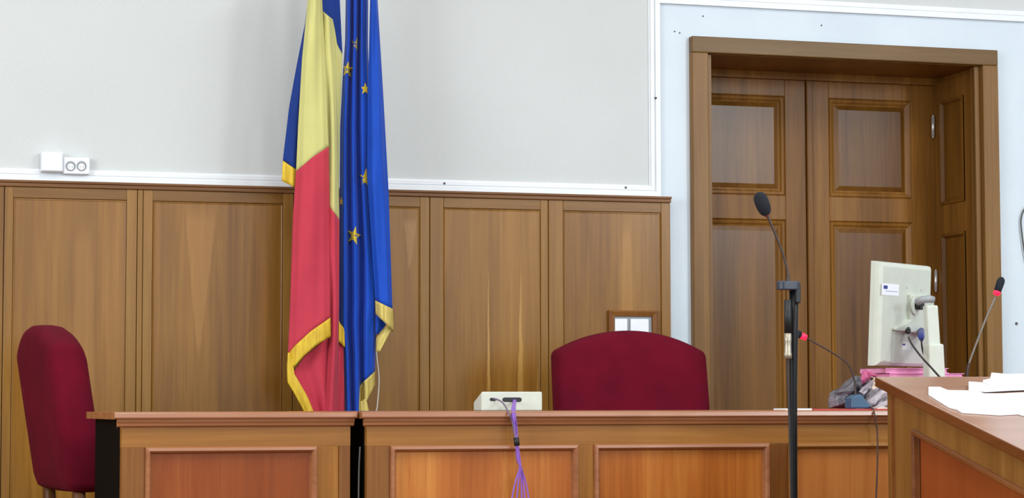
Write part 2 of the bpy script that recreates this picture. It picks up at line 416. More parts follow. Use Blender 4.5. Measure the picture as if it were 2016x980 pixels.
# ------------------------------------------------------------------ door
door = bpy.data.objects.new('door_1', None); COL.objects.link(door); door.location = ((DX0+DX1)/2, WB+.4, POD); MAT[door] = Matrix.Translation(door.location)
tag(door, 'dark panelled double door in a deep wooden reveal', None, kind='structure')
YA = WB-.035
f = MB(); f.box(AX0, DX0, YA, WB+.02, POD, DZ1); f.build('architrave', M['arch'], door, bevel=.004)
f = MB(); f.box(DX1, AX1, YA, WB+.02, POD, DZ1); f.build('architrave', M['arch'], door, bevel=.004)
f = MB(); f.box(AX0, AX1, YA, WB+.02, DZ1, AZ1); f.build('architrave', M['arch_h'], door, bevel=.004)
YD = 8.95
JR = lambda u, v, o: Vector((DX1-.002-o, u, v)); JL = lambda u, v, o: Vector((DX0+.002+o, u, v))
for Jm, x0, x1 in ((JL, DX0-.03, DX0+.002), (JR, DX1-.002, DX1+.03)):
    f = MB(); f.box(x0, x1, WB+.02, YD+.06, POD, DZ1)
    s_ = .0 
    f.build('jamb_lining', M['door'], door)
    f = MB()
    ya, yb = WB+.03, YD-.002
    # rails and stiles of the panelled jamb
    for (u0, u1, v0, v1) in ((ya, ya+.085, POD, DZ1-.02), (yb-.06, yb, POD, DZ1-.02), (ya+.085, yb-.06, 2.53, DZ1-.02), (ya+.085, yb-.06, 1.94, 2.07)):
        f.ring(u0, u1, v0, v1, [(0, 0), (0, .012)], Jm, fill=True)
    f.build('jamb_stile', M['door'], door, bevel=.002)
    for v0, v1 in ((2.07, 2.53), (.55, 1.94)):
        f = MB(); f.ring(ya+.085, yb-.06, v0, v1, [(0, .016), (.010, .018), (.020, .004), (.03, .006)], Jm, fill=True)
        f.build('jamb_panel', M['door_panel'], door)
    f = MB(); f.ring(WB-.005, WB+.035, POD, DZ1-.004, [(0, 0), (0, .022), (.012, .022), (.012, .012)], Jm, fill=True); f.build('jamb_bead', M['arch'], door)
f = MB(); f.box(DX0, DX1, WB-.01, YD+.06, DZ1-.002, DZ1+.03); f.box(DX0, DX1, YD-.03, YD+.05, 2.606, DZ1); f.build('head_lining', M['door'], door)
# leaves
xm = atY(1588, 300, YD).x
LT = 2.612
def leaf(x0, x1, pu0, pu1, astr):
    lf = MB(); lf.box(x0, x1, YD+.022, YD+.05, POD+.01, LT)
    zt0, zt1 = 2.10, 2.535; zl1 = 1.995
    root = lf.build('door_leaf', M['door'], door)
    f = MB()
    f.box(x0, pu0, YD, YD+.03, POD+.01, LT); f.box(pu1, x1, YD, YD+.03, POD+.01, LT)
    f.build('stile', M['door'], root, bevel=.002)
    f = MB(); f.box(pu0, pu1, YD, YD+.03, zt1, LT); f.box(pu0, pu1, YD, YD+.03, zl1, zt0); f.box(pu0, pu1, YD, YD+.03, POD+.01, POD+.2)
    f.build('rail', M['arch_h'] if False else M['door'], root, bevel=.002)
    for v0, v1 in ((zt0, zt1), (POD+.2, zl1)):
        f = MB(); f.ring(pu0, pu1, v0, v1, [(0, -.001), (.004, -.006), (.006, -.002), (.016, -.004), (.024, -.011), (.034, -.013)], wall_map(YD)); f.build('panel_moulding', M['door'], root, bevel=0)
        f = MB(); f.ring(pu0+.03, pu1-.03, v0+.03, v1-.03, [(0, -.012), (.02, -.006), (.03, -.006)], wall_map(YD), fill=True); f.build('panel', M['door_panel'], root)
    return root
pL0, pL1 = atY(1300, 300, YD).x, atY(1546, 300, YD).x
pR0, pR1 = atY(1632, 300, YD).x, atY(1795, 300, YD).x
l1 = leaf(DX0+.004, xm-.003, DX0+.11, pL1, False)
l2 = leaf(xm+.003, DX1-.004, pR0, pR1, True)
f = MB(); f.box(xm-.004, xm+.026, YD-.014, YD, POD+.02, LT-.004); f.build('astragal', M['door'], l2, bevel=.005)
for (x, ya, yb) in ((1837, 230, 268), (1842.5, 534, 571)):
    a, b = atY(x, ya, YD-.02), atY(x, yb, YD-.02)
    f = MB(); f.tube([a, b], .0075, 12); f.tube([a+Vector((0, 0, .008)), a], .004, 8); f.tube([b, b-Vector((0, 0, .008))], .004, 8); f.build('hinge', M['chrome'], door)

# ------------------------------------------------------------------ wall fittings
p0, p1 = atY(79, 301, WB), atY(122, 341, WB)
jb = thing('junction_box', 'blank square white junction box on the wall beside the double socket', 'junction box', ((p0.x+p1.x)/2, WB, p1.z))
MB().box(p0.x, p1.x, WB-.045, WB, p1.z, p0.z).build('housing', M['white_plastic'], jb, bevel=.004, seg=3)
MB().box(p0.x+.003, p1.x-.003, WB-.050, WB-.043, p1.z+.003, p0.z-.003).build('cover', M['white_plastic'], jb, bevel=.003, seg=3)
p0, p1 = atY(124, 309, WB-.03), atY(176.5, 344, WB-.03)
so = thing('power_socket', 'white double round power socket on the wall above the oak dado', 'power socket', ((p0.x+p1.x)/2, WB, p1.z))
MB().box(p0.x, p1.x, WB-.036, WB, p1.z, p0.z).build('housing', M['white_plastic'], so, bevel=.006, seg=3)
for x in (139, 160.5):
    c = atY(x, 327, WB-.036); R_ = .0195
    f = MB(); prof = [(R_+.002, .0002), (R_+.0015, .002), (R_, .0015), (R_-.001, -.0005)]
    n = 28
    def ringc(r, o): return [c+Vector((r*math.cos(2*math.pi*k/n), -o, r*math.sin(2*math.pi*k/n))) for k in range(n+1)]
    f.grid([ringc(r, o) for r, o in prof])
    w = f.build('socket_rim', M['white_plastic'], so)
    f = MB(); f.grid([ringc(r, o) for r, o in [(R_-.001, .001), (R_-.003, .0006), (.011, .0008), (.0005, .0008)]]); f.build('socket_well', M['grey_plastic'], so)
    f = MB(); f.tube([c+Vector((0, -.001, -.003)), c+Vector((0, -.006, -.003))], .0125, 20); f.build('socket_core', M['white_plastic'], so, bevel=.001)
    f = MB()
    for dx in (-.0055, .0055): f.tube([c+Vector((dx, -.0055, -.003)), c+Vector((dx, -.0066, -.003))], .0018, 8)
    f.build('contact_hole', M['hole'], so)
# recessed sockets in the dado
rx0, rx1 = atY(1197, 640, YF).x, atY(1294, 640, YF).x
rz1 = atY(1240, 611, YF).z; rz0 = rz1-.17
rs = thing('socket_recess', 'wood framed recess with two white socket plates in the oak dado', 'socket', ((rx0+rx1)/2, YF, rz0))
f = MB(); f.ring(rx0, rx1, rz0, rz1, [(0, -.002), (0, .012), (.006, .015), (.024, .011), (.026, -.002)], wall_map(YF)); f.build('frame', M['desk_dark'], rs)
f = MB(); f.box(rx0+.018, rx1-.018, YF-.002, YF, rz0+.018, rz1-.018); f.build('back_plate', M['grey_plastic'], rs)
for a, b in ((1209, 1234), (1240, 1276)):
    x0, x1 = atY(a, 640, YF).x, atY(b, 640, YF).x
    MB().box(x0, x1, YF-.010, YF-.002, rz0+.03, rz1-.034).build('socket_plate', M['white_plastic'], rs, bevel=.003, seg=3)

# grey cable looping on the wall at the right edge
pts = [atY(x, y, WB-.012) for x, y in ((2030, 404), (2020, 408), (2013, 420), (2010, 436), (2012, 460), (2016, 490), (2022, 520))]
tag(MB().tube(smooth_path(pts), .0035, 8).build('wall_cable', M['greycable']), 'thin grey cable loop on the white wall right of the door', 'cable')

# ------------------------------------------------------------------ desks
DT = 1.178                    # desk top surface
def desk_front(m_parts, root, x0, x1, yf, zt, panels, left_stile, fn, pale=None):
    pass
BEAD = [(0, -.002), (0, .006), (.003, .0118), (.011, .013), (.016, .006), (.019, -.004), (.021, -.008)]
def top_profile(yf, yb, zt):
    # (y, z) section of the top slab with its bull-nose, over the yf face
    return [(yb, zt), (yf-.020, zt), (yf-.0262, zt-.002), (yf-.0280, zt-.0045), (yf-.0295, zt-.0155), (yf-.0275, zt-.019), (yf-.022, zt-.021),
            (yb, zt-.021)]
def mould_profile(yf, zt):
    return [(yf, zt-.021), (yf-.019, zt-.021), (yf-.0185, zt-.027), (yf-.013, zt-.034), (yf-.012, zt-.040), (yf-.006, zt-.0435), (yf, zt-.0435)]
def make_desk(root, x0, x1, yf, yb, panels, stiles, fasciaz, ovl=.026, ovr=.026, pale=(), pm=None):
    """local frame: x along the front, y depth, z up from the platform"""
    zt = DT-POD
    ex = lambda u, v, t: Vector((t, u, v))
    MB().prism(top_profile(yf, yb+.02, zt), ex, x0-ovl, x1+ovr).build('desk_top', M['desk_top'], root, local=True)
    f = MB(); f.prism(mould_profile(yf, zt), ex, x0-ovl*.6, x1+ovr*.6); f.build('top_moulding', M['desk_top'], root, local=True)
    zb = .0
    f = MB(); f.box(x0, x1, yf, yf+.03, fasciaz, zt-.021); f.build('fascia', M['desk_h'], root, local=True)
    for i, (a, b) in enumerate(stiles):
        MB().box(a, b, yf, yf+.03, zb, fasciaz).build('stile', M['desk_dark'] if i % 2 == 0 and len(stiles) > 2 else M['desk'], root, local=True, bevel=.0015)
    f = MB(); f.box(x0, x1, yf+.001, yf+.03, zb, .14); f.build('plinth', M['desk_dark'], root, local=True)
    for i, (a, b) in enumerate(panels):
        f = MB(); f.ring(a, b, .14, fasciaz, BEAD, lambda u, v, o: Vector((u, yf-o, v))); f.build('panel_moulding', M['desk_top'] if i not in pale else M['desk_h'], root, local=True)
        f = MB(); f.box(a+.015, b-.015, yf+.007, yf+.025, .15, fasciaz-.015); f.build('panel', M['desk_panel_pale'] if i in pale else pm, root, local=True)
    for xx in (x0, x1-.02):
        f = MB(); f.box(xx, xx+.02, yf+.03, yb, zb, zt-.021); f.build('side_panel', M['shade_black'], root, local=True)  # dark sheet in place of the shaded open knee space
    f = MB(); f.box(x0+.02, x1-.02, yf+.03, yb-.02, .5, .52); f.build('shelf', M['shade_black'], root, local=True)

# left desk, turned slightly
Lx0 = atY(240, 830, 6.6).x; A3 = math.radians(3)
wl = (atY(690, 830, 6.635).x - Lx0)/math.cos(A3)
ld = thing('desk', 'short wooden desk unit with one orange panel, left of the dark gap', 'desk', (Lx0, 6.6, POD), A3, 'court desks in a row')
def lpx(x, y, yb=6.615): return (atY(x, y, yb).x-Lx0)/math.cos(A3)
fz = atY(770, 877, 6.6).z-POD
make_desk(ld, 0, wl, 0, .50, [(lpx(285, 890), lpx(626, 890))], [(0, lpx(285, 890)), (lpx(626, 890), lpx(669, 890)), (lpx(669, 890)+.001, wl)], fz, .026, .014, pm=M['desk_panel_red'])
# centre desk
Cx0, Cx1 = atY(722, 830, 6.6).x, 4.15
cdk = thing('desk', 'long wooden desk with orange panels right of the dark gap, carrying the cream box', 'desk', (Cx0, 6.6, POD), 0, 'court desks in a row')
def cpx(x, y=900): return atY(x, y, 6.6).x-Cx0
make_desk(cdk, 0, Cx1-Cx0, 0, .75,
          [(cpx(768), cpx(1138)), (cpx(1169), cpx(1514)), (cpx(1552), cpx(1900)), (cpx(1932), Cx1-Cx0-.05)],
          [(0, cpx(768)), (cpx(1138), cpx(1169)), (cpx(1514), cpx(1552)), (cpx(1900), cpx(1932)), (Cx1-Cx0-.05, Cx1-Cx0)], fz, .020, .026, pale=(2, 3), pm=M['desk_panel'])
# grey cable in the dark gap
pts = [atY(x, y, 6.63) for x, y in ((709, 879), (707, 920), (706, 980), (705, 1060))]+[Vector((atY(705, 1060, 6.63).x, 6.63, POD+.004))]
tag(MB().tube(smooth_path(pts), .0028, 8).build('cable', M['greycable']), 'thin grey cable hanging in the dark gap between the two desks', 'cable')

# ------------------------------------------------------------------ chairs
def make_chair(label):
    r = thing('court_chair', label, 'chair', (0, 0, 0), 0, 'crimson court chairs')
    zb, zs, zc, hw, th, rec = .56, 1.052, 1.122, .296, .085, .16
    pts = []
    n = 26
    R_ = ((hw-.02)**2+(zc-zs)**2)/(2*(zc-zs))
    for i in range(n+1):
        x = -(hw-.012)+2*(hw-.012)*i/n
        pts.append((x, zc-R_+math.sqrt(max(0, R_*R_-x*x))))
    out = [(-hw+.0, zb+.03), (-hw, zb+.3), (-hw+.002, zs-.03), (-hw+.004, pts[0][1]-.012)]+pts+[(hw-.004, pts[0][1]-.012), (hw-.002, zs-.03), (hw, zb+.3), (hw, zb+.03), (hw-.03, zb), (0, zb-.004), (-hw+.03, zb)]
    # scale outline slightly narrower at the top
    f = MB(); N = len(out); cx, cz = 0, (zb+zs)/2
    prof = [(.0, 0.0), (.012, -.012), (.02, -.028)]
    def loop(ins, y, bul=0):
        vs = []
        for x, z in out:
            kx = (hw-ins)/hw; kz = 1-ins/.29
            xx, zz = x*kx, cz+(z-cz)*kz
            vs.append(f.bm.verts.new((xx, y-rec*(zz-zb)-bul, zz)))
        return vs
    loops = [loop(.10, .0, 0.004), loop(.03, .002, 0.002), loop(.012, .008), loop(.002, .024), loop(0, .048), loop(0, .080), loop(.004, .104), loop(.016, .121), loop(.045, .133), loop(.12, .142)]
    for a, b in zip(loops, loops[1:]):
        for k in range(N):
            f.bm.faces.new((a[k], a[(k+1) % N], b[(k+1) % N], b[k])).smooth = True
    f.bm.faces.new(loops[0]); f.bm.faces.new(loops[-1])
    f.build('backrest', M['red_fabric'], r, local=True)
    f = MB(); f.box(-hw+.02, hw-.02, -.02+.04, .50, .40, .49); f.build('seat', M['red_fabric'], r, local=True, bevel=.025, seg=4)
    f = MB(); f.box(-hw+.03, hw-.03, .03, .48, .34, .40); f.build('seat_frame', M['chair_wood'], r, local=True, bevel=.004)
    for sx in (-1, 1):
        f = MB(); x = sx*(hw-.055)
        f.tube([(x, -.03, 0), (x, .03, .36), (x, .045, .50), (x, .04, .60)], [.017, .024, .024, .022], 8); f.build('leg', M['chair_wood'], r, local=True)
        f = MB(); f.tube([(x, .46, 0), (x, .455, .2), (x, .45, .36)], [.016, .021, .024], 8); f.build('leg', M['chair_wood'], r, local=True)
    return r
def copy_thing(o, label):
    c = o.copy(); COL.objects.link(c); c['label'] = label
    for ch in list(o.children):
        k = ch.copy(); COL.objects.link(k); k.parent = c
        for g in list(ch.children):
            q = g.copy(); COL.objects.link(q); q.parent = k
    return c
ch1 = make_chair('crimson plush chair facing forward behind the centre desk, beside the doorway')
pc = atY(1237, 700, 7.78)
ch1.location = (pc.x+.034, 7.86, POD); ch1.rotation_euler = (0, 0, math.pi)
ch2 = copy_thing(ch1, 'crimson plush chair turned sideways at the left end of the short desk')
ch2.location = (.632, 7.80, POD); ch2.rotation_euler = (0, 0, math.radians(-90+7))

# ------------------------------------------------------------------ slanted desk at right
PSI, TAU = .16, .152
LA = atY(1722, 741, 6.0)
d_ = Vector((math.sin(PSI), math.cos(PSI), 0)); e_ = Vector((math.cos(PSI), -math.sin(PSI), 0)); T_ = math.tan(TAU)
le = thing('slanted_desk', 'wooden slanted desk in the right foreground with white papers on top', 'desk', (LA.x, LA.y, 0), -PSI)
zA = LA.z; LW, LL = 1.25, 1.7      # width along e, length along -d
ltn = (e_.cross(d_+Vector((0, 0, T_)))).normalized()
def on_top(x, y, h=0): return onP(x, y, LA+ltn*h, ltn)
sh = lambda v: Vector((v.x, v.y, v.z+v.y*T_))       # shear: local y -> z
EDG = .030
f = MB(); f.box(0, LW, -LL, 0, zA-EDG, zA, fn=sh)
for fa in f.bm.faces: fa.material_index = 0 if abs(fa.calc_center_median().z-(zA-LL/2*T_)) < .004 and fa.calc_area() > .3 else 1
f.bm.normal_update()
for fa in f.bm.faces: fa.material_index = 0 if fa.normal.z > .8 or fa.normal.z < -.8 else 1
f.build('desk_top', [M['lect_top'], M['lect_edge']], le, local=True, bevel=.004)
sx = .012; y0 = -.085
MB().box(sx, LW-.012, y0-.035, y0, 0, zA-EDG+y0*T_-.0).build('far_panel', M['lect'], le, local=True)
side = lambda u, v, o: Vector((sx-o, u, v+u*T_))
def svert(a, b, z0, z1, name, mat, o=0, w=.03):
    f = MB(); f.prism([(a, z0-a*T_*0), (b, z0), (b, z1+b*T_), (a, z1+a*T_)], lambda u, v, t: Vector((t, u, v)), sx-o, sx+w); return f.build(name, mat, le, local=True, bevel=.0015)
ZT = zA-EDG
svert(y0-.066, y0, 0, ZT, 'stile', M['lect_edge'], 0)
svert(y0-.26, y0-.069, 0, ZT, 'stile', M['lect'], 0)
pz = zA-.030-.072
f = MB(); f.prism([(y0-.26, pz+(y0-.26)*T_), (-LL+.02, pz+(-LL+.02)*T_), (-LL+.02, ZT+(-LL+.02)*T_), (y0-.26, ZT+(y0-.26)*T_)], lambda u, v, t: Vector((t, u, v)), sx, sx+.03); f.build('rail', M['lect'], le, local=True)
f = MB(); f.prism([(y0-.26, 0), (-LL+.02, 0), (-LL+.02, pz+(-LL+.02)*T_), (y0-.26, pz+(y0-.26)*T_)], lambda u, v, t: Vector((t, u, v)), sx+.010, sx+.028); f.build('panel', M['lect_panel'], le, local=True)
f = MB(); f.ring(-LL+.1, y0-.255, .12, pz+.004, BEAD, side); f.build('panel_moulding', M['lect_edge'], le, local=True)
svert(-LL+.02, -LL+.1, 0, ZT, 'stile', M['lect'], 0)
MB().box(LW-.045, LW-.012, -LL+.03, y0-.035, 0, zA-.05-LL*T_).build('side_panel', M['lect'], le, local=True)
# papers on it
def sheet_on(poly, h0, name, label, t=.0015, curl=None):
    pts = [on_top(x, y, h0) for x, y in poly]
    f = MB(); a = [f.bm.verts.new(p) for p in pts]; b = [f.bm.verts.new(p+ltn*t) for p in pts]
    if curl:
        for i, c in curl.items(): a[i].co += ltn*c; b[i].co += ltn*c
    n = len(pts); f.bm.faces.new(a[::-1]); f.bm.faces.new(b)
    for i in range(n): f.bm.faces.new((a[i], a[(i+1) % n], b[(i+1) % n], b[i]))
    return tag(f.build(name, M['paper']), label, 'paper')
sheet_on([(1828, 763), (1850, 763), (1866, 769.5), (1921, 770.5), (1938, 776), (1975, 776), (2080, 771), (2090, 822), (2014, 819), (2004, 816), (1968, 818), (1893, 813), (1884, 807), (1868, 803), (1828, 778)], .001, 'paper_sheet', 'large white paper sheet nearest the front edge of the slanted desk', t=.003)
sheet_on([(1907, 756), (1950, 759), (1985, 760), (2060, 757), (2060, 766), (1990, 769), (1940, 772), (1907, 768)], .0045, 'paper_sheet', 'white paper sheets in the middle of the slanted desk, shaded along their lower edge', t=.008)
sheet_on([(1935, 752), (1949, 749), (1952, 737), (1985, 740), (2060, 738), (2060, 757), (1985, 760), (1950, 759)], .013, 'paper_sheet', 'white paper stack lying furthest up the slanted desk', t=.006)

# ------------------------------------------------------------------ cream box and its cables
bx0, bx1 = atY(948, 800, 6.75).x, atY(1068, 800, 6.75).x; by = 6.75
hz = atY(1000, 770, by).z
bl = atY(932, 795, by).x
box = thing('cable_box', 'cream plastic box with two cable holes on the centre desk', 'box', ((bx0+bx1)/2, by+.1, DT))
f = MB()
yk = min(bx0/(atY(932, 800, 1).x), 7.3)
zk = atY(932, 791, yk).z
vs = [f.bm.verts.new(p) for p in ((bx0, by, DT), (bx1, by, DT), (bx1, yk, DT), (bx0, yk, DT), (bx0, by, hz), (bx1, by, hz), (bx1, yk, zk), (bx0, yk, zk))]
for q in ((0, 3, 2, 1), (4, 5, 6, 7), (0, 1, 5, 4), (1, 2, 6, 5), (2, 3, 7, 6), (3, 0, 4, 7)): f.bm.faces.new([vs[k] for k in q])
f.build('housing', M['cream'], box, bevel=.005, seg=3)
def hole(xa, xb, y, hgt):
    a, b = atY(xa, y, by), atY(xb, y, by); f = MB(); n = 10; r = hgt/2; pts = []
    for k in range(n+1): t = -math.pi/2+math.pi*k/n; pts.append((b.x-r+r*math.cos(t), b.z+r*math.sin(t)))
    for k in range(n+1): t = math.pi/2+math.pi*k/n; pts.append((a.x+r+r*math.cos(t), b.z+r*math.sin(t)))
    f.prism(pts, lambda u, v, t: Vector((u, t, v)), by-.0008, by+.002); f.build('cable_hole', M['black'], box)
hole(964, 976, 786, .010); hole(989, 1027, 786.5, .014)
yd = 6.6-.034
def cb(seq, r, name, mat, label=None, parent=None, cat='cable', n=8):
    o = MB().tube(smooth_path(seq), r, n).build(name, mat, parent)
    if label: tag(o, label, cat)
    return o
bun = thing('cable_bundle', 'bundle of purple cables tied and hanging from the cream box over the desk front', 'cables', (atY(1016, 870, yd).x, yd, atY(1016, 1100, yd).z))
ends = [(1005, 1000), (1016, 1000), (1027, 1000), (1034, 1000), (1043, 1000)]
for i, (ex, ey) in enumerate(ends):
    k = i-2
    seq = [atY(1012+k*1.3, 786, by+.005), atY(1013+k*.9, 790, by-.012), atY(1011+k*1.4, 802, 6.66), atY(1011+k*1.4, 815, yd-.004*(i % 2)), atY(1014+k*1.6, 840, yd-.004*(i % 3)),
           atY(1017+k*.9, 868, yd-.004-.004*(i % 2)), atY(1021+k*1.4, 905, yd-.003*(i % 3)), atY(1024.5+k*.8, 920, yd-.004*(i % 3)), atY(1026+(ex-1026)*.62, 955, yd), atY(ex, ey, yd), atY(ex+(ex-1026)*.6, 1080, yd)]
    cb(seq, .0026, 'cable', M['purple'], parent=bun)
MB().tube([atY(1016, 861, yd-.004), atY(1018, 877, yd-.004)], .0085, 12).build('cable_tie', M['black'], bun)
cb([atY(970, 786, by+.004), atY(975, 785, by-.01), atY(985, 789, by-.02), atY(994, 798, 6.68), atY(1001, 812, yd-.002), atY(1008, 828, yd-.005), atY(1012, 845, yd-.008), atY(1014.5, 862, yd-.013)], .0026, 'cable', M['greyviolet'], parent=bun)

# ------------------------------------------------------------------ white cable behind the flag
cb([atY(741, 672, 8.35), atY(741.5, 700, 8.35), atY(745.5, 735, 8.35), atY(745.5, 765, 8.35), atY(742.5, 800, 8.35), atY(740, 830, 8.35), atY(740, 1000, 8.35), atY(738, 1180, 8.35)], .0028, 'cable', M['whitecable'], 'white cable hanging down beside the blue starred flag')

# ------------------------------------------------------------------ flags
def interp(tab, u):
    for (a, ya), (b, yb) in zip(tab, tab[1:]):
        if u <= b:
            t = (u-a)/(b-a) if b > a else 0; t = t*t*(3-2*t); return ya+(yb-ya)*t
    return tab[-1][1]
def lerp_tab(tab, y):
    if y <= tab[0][0]: return tab[0][1]
    for (a, va), (b, vb) in zip(tab, tab[1:]):
        if y <= b: return va+(vb-va)*(y-a)/(b-a)
    return tab[-1][1]
class Sheet:
    """hanging cloth: left/right edge tables in rows, folds across the width"""
    def __init__(s, L, R, Y, folds, drift=0, seed=0):
        s.L, s.R, s.Y, s.folds, s.drift, s.seed = L, R, Y, folds, drift, seed
    def pt(s, u, y, dy=0):
        x = lerp_tab(s.L, y)*(1-u)+lerp_tab(s.R, y)*u
        Y = s.Y+interp(s.folds, u)+.006*math.sin(y*.016+u*5+s.seed)+s.drift*(y-400)/800
        return atY(x, y, Y+dy)
    def ux(s, x, y):
        a, b = lerp_tab(s.L, y), lerp_tab(s.R, y); return (x-a)/(b-a)
    def patch(s, m, top, bot, nu=22, step=9, u0=0, u1=1):
        """top, bot: function of u giving the picture row of the upper and lower border"""
        N = max(2, int(abs(bot(.5)-top(.5))/step)+2); rows = []
        for j in range(N+1):
            t = j/N
            rows.append([s.pt(u0+(u1-u0)*i/nu, top(u0+(u1-u0)*i/nu)*(1-t)+bot(u0+(u1-u0)*i/nu)*t) for i in range(nu+1)])
        m.grid(rows)
cst = lambda v: (lambda u: v)
def lnu(*tab): return lambda u: (lambda T: T[0][1] if u <= T[0][0] else next((a[1]+(b[1]-a[1])*(u-a[0])/(b[0]-a[0]) for a, b in zip(T, T[1:]) if u <= b[0]), T[-1][1]))(tab)
TOP = -90
fl = thing('flag', 'blue, yellow and red tricolour flag with gold fringe hanging left of the starred flag', 'flag', (atY(640, 800, 8.2).x, 8.2, POD), 0)
blue, yel, red = MB(), MB(), MB(); golds, egs = [], []
def GO(): golds.append(MB()); return golds[-1]
def EG(): egs.append(MB()); return egs[-1]
# far-left blue fold
s1 = Sheet([(TOP, 618), (0, 606), (49, 600), (135, 583), (212, 569), (314, 557), (356, 555), (380, 556)], [(TOP, 640), (0, 636), (140, 615), (335, 592), (390, 590)], 8.20, [(0, .03), (.5, 0), (1, .03)], seed=1)
s1.patch(blue, cst(TOP), lnu((0, 316), (1, 340)))
s1.patch(GO(), lnu((0, 316), (1, 340)), lnu((0, 356), (1, 374)))
# main front fold: yellow over red
s2 = Sheet([(TOP, 610), (0, 606), (114, 595), (245, 587), (335, 583), (420, 577), (600, 571), (697, 567), (760, 567)], [(TOP, 630), (0, 634), (114, 640), (288, 647), (410, 649), (625, 650), (670, 651)], 8.15,
           [(0, .03), (.25, .005), (.5, 0), (.8, .012), (1, .03)], seed=2)
yr = lnu((0, 337), (.5, 309), (1, 288)); s2.patch(yel, cst(TOP), yr)
fr = lnu((0, 697), (.16, 680), (.52, 652), (1, 625)); fb = lnu((0, 726), (.14, 722), (.34, 703), (.64, 680), (1, 662))
s2.patch(red, yr, fr); s2.patch(GO(), fr, fb)
# second yellow fold with red below, right of the main one
s3 = Sheet([(TOP, 628), (0, 632), (24, 636), (114, 639), (288, 646), (408, 647), (660, 648), (807, 640)], [(TOP, 640), (0, 646), (37, 655), (122, 661), (250, 664), (392, 667), (430, 668), (600, 667.5), (810, 664)], 8.175,
           [(0, .02), (.55, 0), (1, .03)], seed=3)
tip = lnu((0, 405), (.3, 412), (1, 432)); s3.patch(yel, lnu((0, 22), (1, 38)), tip, 10); s3.patch(red, tip, cst(834), 10)
# back blue, pale yellow behind
s4 = Sheet([(TOP, 628), (0, 630), (100, 640), (400, 650)], [(TOP, 664), (0, 669), (104, 674), (160, 672), (250, 668.5), (400, 667)], 8.215, [(0, 0), (.6, .0), (1, .02)], seed=4)
by_ = lnu((0, 30), (.6, 40), (.72, 88), (1, 107)); s4.patch(blue, cst(TOP), by_, 14); s4.patch(yel, by_, cst(420), 14)
# inside of the lower corner
s5 = Sheet([(640, 600), (700, 578), (730, 576), (750, 586), (780, 603), (812, 617)], [(640, 655), (812, 650)], 8.19, [(0, 0), (.35, .02), (.7, .0), (1, .02)], seed=5)
s5.patch(red, lnu((0, 735), (.3, 700), (1, 650)), cst(834))
s6 = Sheet([(690, 567), (720, 565), (752, 566), (775, 580), (812, 600)], [(690, 572), (722, 578), (735, 579), (750, 588), (780, 605), (812, 618)], 8.165, [(0, .01), (.5, 0), (1, .012)], seed=6)
s6.patch(GO(), cst(694), cst(836), 6)
# strip of red in shade between the flags
s7 = Sheet([(640, 664), (812, 660)], [(640, 672), (690, 676), (812, 679)], 8.235, [(0, 0), (1, .01)], seed=7); s7.patch(red, cst(640), cst(834), 6)
s8 = Sheet([(600, 664), (812, 664)], [(600, 668), (632, 671), (650, 678), (690, 679)], 8.225, [(0, 0), (1, .01)], seed=8); s8.patch(GO(), lnu((0, 620), (1, 645)), lnu((0, 670), (1, 684)), 6)
blue.build('blue_stripe', M['flag_blue'], fl, solid=.002)['label'] = 'blue stripe of the flag'
yel.build('yellow_stripe', M['flag_yellow'], fl, solid=.002)['label'] = 'yellow stripe of the flag'
red.build('red_stripe', M['flag_red'], fl, solid=.002)['label'] = 'red stripe of the flag'
for g in golds: g.build('fringe', M['gold'], fl, solid=.004)['label'] = 'gold fringe along the flag edge'
xp = atY(640, 300, 8.26).x
MB().tube([(xp, 8.27, POD+.06), (xp, 8.27, 3.2)], .014, 14).build('pole', M['chair_wood'], fl)
lathe_axis((xp, 8.27, POD), (xp, 8.27, 1), [(0, .055), (.06, .055), (.07, .04), (.09, .022)], 24).build('base', M['dark_metal'], fl)

eu = thing('flag', 'blue flag with yellow stars and pale gold fringe hanging right of the tricolour', 'flag', (atY(715, 800, 8.2).x, 8.2, POD), 0)
eb = MB()
e1 = Sheet([(TOP, 684), (0, 681), (80, 680), (150, 675), (250, 670), (380, 669), (640, 668), (700, 674), (812, 678)],
           [(TOP, 724), (0, 724.5), (90, 724), (200, 728), (350, 732), (500, 742), (592, 743), (690, 739), (735, 738), (812, 738)], 8.225,
           [(0, .05), (.14, .0), (.27, .06), (.42, 0), (.60, .065), (.72, .004), (.9, .02), (1, .06)], seed=9)
eb_bot = lnu((0, 834), (.42, 834), (.47, 812), (.50, 800), (.56, 757), (.75, 745), (1, 731)); e1.patch(eb, cst(TOP), eb_bot, 44)
e1.patch(EG(), lnu((.47, 808), (.52, 758), (.75, 745), (1, 731)), lnu((.47, 812), (.78, 811), (.74, 781), (1, 755)) if False else lnu((.47, 811), (.60, 816), (.72, 790), (1, 757)), 14, 6, .48, 1)
e2 = Sheet([(TOP, 731), (0, 729), (80, 727), (200, 724), (350, 723), (450, 730), (590, 739), (660, 741)], [(TOP, 739), (0, 743), (200, 755), (380, 765), (598, 772), (640, 774)], 8.19,
           [(0, .03), (.3, .0), (.7, .005), (1, .035)], seed=10)
e2b = lnu((0, 591), (1, 608)); e2.patch(eb, cst(TOP), e2b)
e2.patch(EG(), e2b, lnu((0, 618), (.55, 636), (1, 652)), 16)
e3 = Sheet([(600, 741), (640, 757), (655, 750), (665, 741), (695, 740)], [(600, 760), (630, 774), (650, 770), (672, 758), (695, 746)], 8.23, [(0, .01), (.5, 0), (1, -.01)], seed=11)
e3.patch(EG(), lnu((0, 650), (1, 628)), cst(692), 8, 5)
e3b = Sheet([(600, 739), (660, 739)], [(600, 760), (640, 760), (660, 742)], 8.245, [(0, 0), (1, .0)], seed=12); e3b.patch(eb, cst(604), cst(658), 6)
